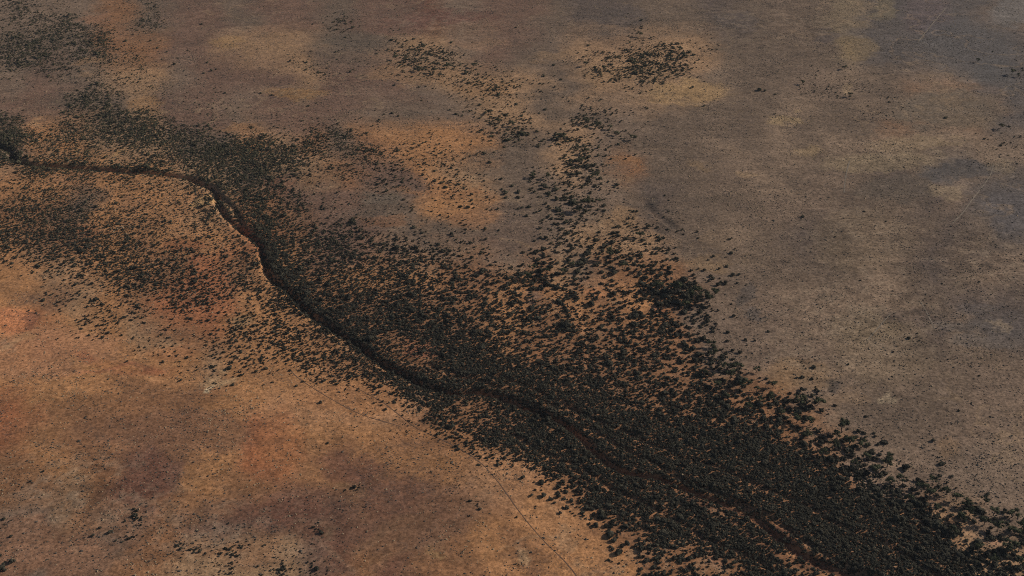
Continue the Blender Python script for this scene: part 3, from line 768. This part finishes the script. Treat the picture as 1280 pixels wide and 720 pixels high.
tree_meshes = []
for i in range(7):
    (tv, tf), (cv, cf) = tree_forms(500 + i)
    tree_meshes.append((mesh_from('trunk', tv, tf, [M_BARK], True), mesh_from('crown', cv, cf, [M_GUM])))
tz = terrain(tx, ty)
tree_group = 'trees standing along the edge of the scrub'
TREE_WORDS = {0: 'tallest dark green tree casting a long shadow over the narrow belt of bushes',
              4: 'tall olive green tree in the dark grove at the edge of the grey plain',
              35: 'tall tree throwing a long slanting shadow at the thicket edge by the grey plain'}
tree_taken = set()
for i in range(len(TREES)):
    o = link('tree', None); o.empty_display_size = 0.5
    h = TREES[i, 2] * (.95 if TREES[i, 2] > 7 else .82)
    o.location = (tx[i], ty[i], tz[i] - 0.05); o.rotation_euler = (0, 0, random.uniform(0, 2 * PI))
    wide = random.uniform(0.95, 1.25) * (1.25 if h < 7 else 0.95)
    o.scale = (h * wide, h * wide, h)
    key = (across(TREES[i, 0]), down(TREES[i, 1] - 6))
    word = 'tall' if h > 8 else 'middling' if h > 5.7 else 'low'
    where = 'in the dark grove' if (800 < TREES[i, 0] < 900 and 350 < TREES[i, 1] < 395) else 'at the thicket edge' if TREES[i, 1] > 400 else 'in a far clump' if TREES[i, 1] < 180 else 'in the narrow bush belt'
    if TREES[i, 0] > 980 and TREES[i, 1] < 180: where = 'on the far grey flat'
    lab = TREE_WORDS.get(i, f"{word} green tree {where}, {key[0]} percent across, {key[1]} percent down")
    while lab in tree_taken:
        lab = lab.replace('green tree', 'olive green tree', 1) if 'olive' not in lab else lab.replace('olive', 'darker olive', 1)
    tree_taken.add(lab)
    tag(o, lab, 'tree', tree_group)
    tm, cm = tree_meshes[i % 7]
    link('trunk', tm, o); link('crown', cm, o)

# ------------------------------------------------------------------ shrubs: singles as objects, the rest as one mass
near_meshes = [mesh_from('shrub', v, f, [M_SHRUB]) for v, f in NEAR]
shrub_group = 'dark shrubs of the creek scrub and the plains around it'
def place_shrub(x, y, z, r, h, px, py):
    lab = shrub_label(px, py, r)
    if lab is None:
        return False
    o = link('shrub', random.choice(near_meshes))
    o.location = (x, y, z - 0.04); o.rotation_euler = (0, 0, random.uniform(0, 2 * PI))
    a = random.uniform(.9, 1.12)
    o.scale = (r * a, r / a, h)
    tag(o, lab, 'shrub', shrub_group)
    return True

lz = terrain(lx, ly)
n_obj = 0
for i in range(len(LONE)):
    n_obj += place_shrub(lx[i], ly[i], lz[i], LONE[i, 2], LONE[i, 2] * random.uniform(.65, .95), LONE[i, 0], LONE[i, 1])

ax = np.concatenate([sx_, bx, kx, ux]); ay = np.concatenate([sy_, by, ky, uy]); ar = np.concatenate([sr_, br, kr, ur])
apx = np.concatenate([spx, bpx, kpx, upx]); apy = np.concatenate([spy, bpy_, kpy, upy])
ah = ar * rng.uniform(.58, .95, len(ar))
ah[len(sx_):len(sx_) + len(bx)] *= 1.45
az = terrain(ax, ay)
_, _, af = picture_of(ax, ay)
show = ar * FPX / af                                        # crown radius in picture pixels
# keep clear of the trees' feet and the single bushes
cell = {}
order = np.argsort(-show)
single = np.zeros(len(ax), bool)
for j in order:
    if n_obj >= 300: break
    if 4 < apx[j] < 1276 and 6 < apy[j] < 716 and place_shrub(ax[j], ay[j], az[j], ar[j], ah[j], apx[j], apy[j]):
        single[j] = True; n_obj += 1
rest = ~single
rot = rng.uniform(0, 2 * PI, len(ax))
big = rest & (show > 2.6); mid = rest & (show <= 2.6) & (show > 1.5); small = rest & (show <= 1.5)
parts = []
for sel, forms in ((big, BIG), (mid, MID), (small, FAR)):
    i = np.nonzero(sel)[0]
    if len(i):
        parts.append(scatter_mesh('scrub', forms, ax[i], ay[i], az[i] - 0.05, ar[i], ah[i], rot[i], M_SHRUB))
def join(meshes, name, mat):
    VV, FF, b = [], [], 0
    for me in meshes:
        v = np.empty(len(me.vertices) * 3, np.float32); me.vertices.foreach_get('co', v)
        f = np.empty(len(me.loops), np.int32); me.loops.foreach_get('vertex_index', f)
        VV.append(v.reshape(-1, 3)); FF.append(f.reshape(-1, 3) + b); b += len(v) // 3
        bpy.data.meshes.remove(me)
    return mesh_from(name, np.vstack(VV), np.vstack(FF), [mat])
scrub = join(parts, 'scrub', M_SHRUB)
tag(link('scrub', scrub), 'mass of dark scrub following the winding creek across the plain', 'scrub', None, 'stuff')
print('shrubs', len(ax), 'big', big.sum(), 'mid', mid.sum(), 'small', small.sum(), 'objects', n_obj, 'faces', len(scrub.polygons))

# ------------------------------------------------------------------ low ground cover
def tuft_form(seed, sides=5, spread=1.0):
    r = np.random.default_rng(seed)
    t = np.linspace(0, 2 * PI, sides, endpoint=False) + r.normal(0, .2, sides)
    k = r.uniform(.7, 1.2, sides)
    V = np.vstack([np.stack([np.cos(t) * k, np.sin(t) * k, np.zeros(sides)], 1), np.stack([np.cos(t) * k * .8, np.sin(t) * k * .8, r.uniform(.5, .9, sides)], 1), [[r.normal(0, .2), r.normal(0, .2), 1.05]]])
    i = np.arange(sides); j = (i + 1) % sides
    F = np.vstack([np.stack([i, j, j + sides], 1), np.stack([i, j + sides, i + sides], 1), np.stack([i + sides, j + sides, np.full(sides, 2 * sides)], 1)])
    return V, F
TUFTS = [tuft_form(700 + i) for i in range(8)]

def low_cover(name, n, weight, r0, r1, hk, mat, label, cat):
    x = rng.uniform(-600, 600, n); y = rng.uniform(350, 1200, n)
    px, py, f = picture_of(x, y)
    w = weight(x, y, px, py)
    k = (px > -60) & (px < 1340) & (py > -20) & (py < 770) & (rng.random(n) < w)
    x, y = x[k], y[k]
    d, s = dist_to(CREEK, x, y, 6.0)
    x, y = x[d > 3], y[d > 3]
    r = rng.uniform(r0, r1, len(x)) * np.exp(rng.normal(0, .25, len(x)))
    me = scatter_mesh(name, TUFTS, x, y, terrain(x, y) - 0.02, r, r * hk, rng.uniform(0, 2 * PI, len(x)), mat)
    print(name, len(x))
    return tag(link(name, me), label, cat, None, 'stuff')

def salt_weight(x, y, px, py):
    w = .07 + .6 * np.clip(fbm(x, y, 30, 91, 4), 0, 1) + .6 * np.clip(fbm(x, y, 9, 92, 3) - .1, 0, 1)
    for (cx, cy, ax_, ay_, k) in ((1180, 600, 160, 70, .7), (1110, 430, 130, 50, .5), (1230, 330, 60, 50, .5), (100, 610, 110, 40, .6), (80, 680, 130, 40, .5), (270, 670, 120, 50, .6), (1040, 20, 90, 40, .3), (420, 90, 120, 18, .4), (120, 500, 120, 40, .3),
                              (520, 330, 160, 60, .4), (480, 210, 160, 50, .5), (230, 270, 160, 60, .6), (160, 130, 160, 60, .5), (770, 310, 70, 60, .4)):
        w = w + k * np.exp(-((px - cx) / ax_) ** 2 - ((py - cy) / ay_) ** 2) * (.6 + .6 * fbm(x, y, 6, 95, 2))
    return np.clip(w, 0, 1)
def grass_weight(x, y, px, py):
    return np.clip(.12 + .8 * np.clip(fbm(x, y, 22, 96, 4), 0, 1) * np.clip(.5 + fbm(x, y, 5, 97, 2), 0, 1.5), 0, 1)
low_cover('saltbush', 620000, salt_weight, .13, .36, .75, M_SALT, 'low grey saltbush tufts peppering the open plains', 'saltbush')
low_cover('dry_grass', 420000, grass_weight, .14, .38, .7, M_GRASS, 'small pale tufts of dry grass on the open plains', 'dry grass')

# ------------------------------------------------------------------ air
HAZE = 0.00003
def build_haze():
    V = np.array([(a, b, c) for c in (-6.0, CAM_H + 25.0) for b in (-300.0, 2600.0) for a in (-1600.0, 1600.0)])
    F = np.array([(0, 2, 3, 1), (4, 5, 7, 6), (0, 1, 5, 4), (2, 6, 7, 3), (0, 4, 6, 2), (1, 3, 7, 5)])
    m = bpy.data.materials.new('thin_air'); m.use_nodes = True
    nt = m.node_tree; nt.nodes.remove(nt.nodes['Principled BSDF'])
    v = nt.nodes.new('ShaderNodeVolumePrincipled')
    v.inputs['Color'].default_value = (0.80, 0.88, 1.0, 1); v.inputs['Density'].default_value = HAZE; v.inputs['Anisotropy'].default_value = 0.0
    nt.links.new(v.outputs[0], nt.nodes['Material Output'].inputs['Volume'])
    return tag(link('haze', mesh_from('haze', V, F, [m])), 'thin pale air between the plane and the far plain', 'haze', None, 'stuff')
build_haze()

# ------------------------------------------------------------------ light, sky, camera
sun = bpy.data.lights.new('sun', 'SUN'); sun.energy = 3.4; sun.angle = math.radians(0.53); sun.color = (1.0, 0.92, 0.82)
so = link('sun', sun)
from mathutils import Vector
sdir = Vector((math.cos(SUN_EL) * math.cos(SUN_AZ), math.cos(SUN_EL) * math.sin(SUN_AZ), math.sin(SUN_EL)))
so.rotation_euler = sdir.to_track_quat('Z', 'Y').to_euler(); so.location = (300, 500, 400)

world = bpy.data.worlds.new('World'); scene.world = world; world.use_nodes = True
nt = world.node_tree
sky = nt.nodes.new('ShaderNodeTexSky'); sky.sky_type = 'NISHITA'; sky.sun_disc = False
sky.sun_elevation = SUN_EL; sky.sun_rotation = math.radians(90) - SUN_AZ
bg = nt.nodes['Background']; bg.inputs['Strength'].default_value = 0.05
nt.links.new(sky.outputs[0], bg.inputs['Color'])

cam = bpy.data.cameras.new('camera'); cam.sensor_width = 36.0; cam.angle = HFOV
cam.clip_start = 1.0; cam.clip_end = 120000.0
co = link('camera', cam); co.location = (0, 0, CAM_H); co.rotation_euler = (PI / 2 - PITCH, 0, 0)
scene.camera = co

vs = scene.view_settings
scene.display_settings.display_device = 'sRGB'
vs.view_transform = 'Standard'; vs.look = 'None'; vs.exposure = 0.0; vs.gamma = 1.0; vs.use_curve_mapping = False
scene.cycles.use_denoising = False
scene.cycles.pixel_filter_type = 'BLACKMAN_HARRIS'; scene.cycles.filter_width = 1.0
scene.cycles.max_bounces = 4; scene.cycles.diffuse_bounces = 3
scene.cycles.use_adaptive_sampling = False
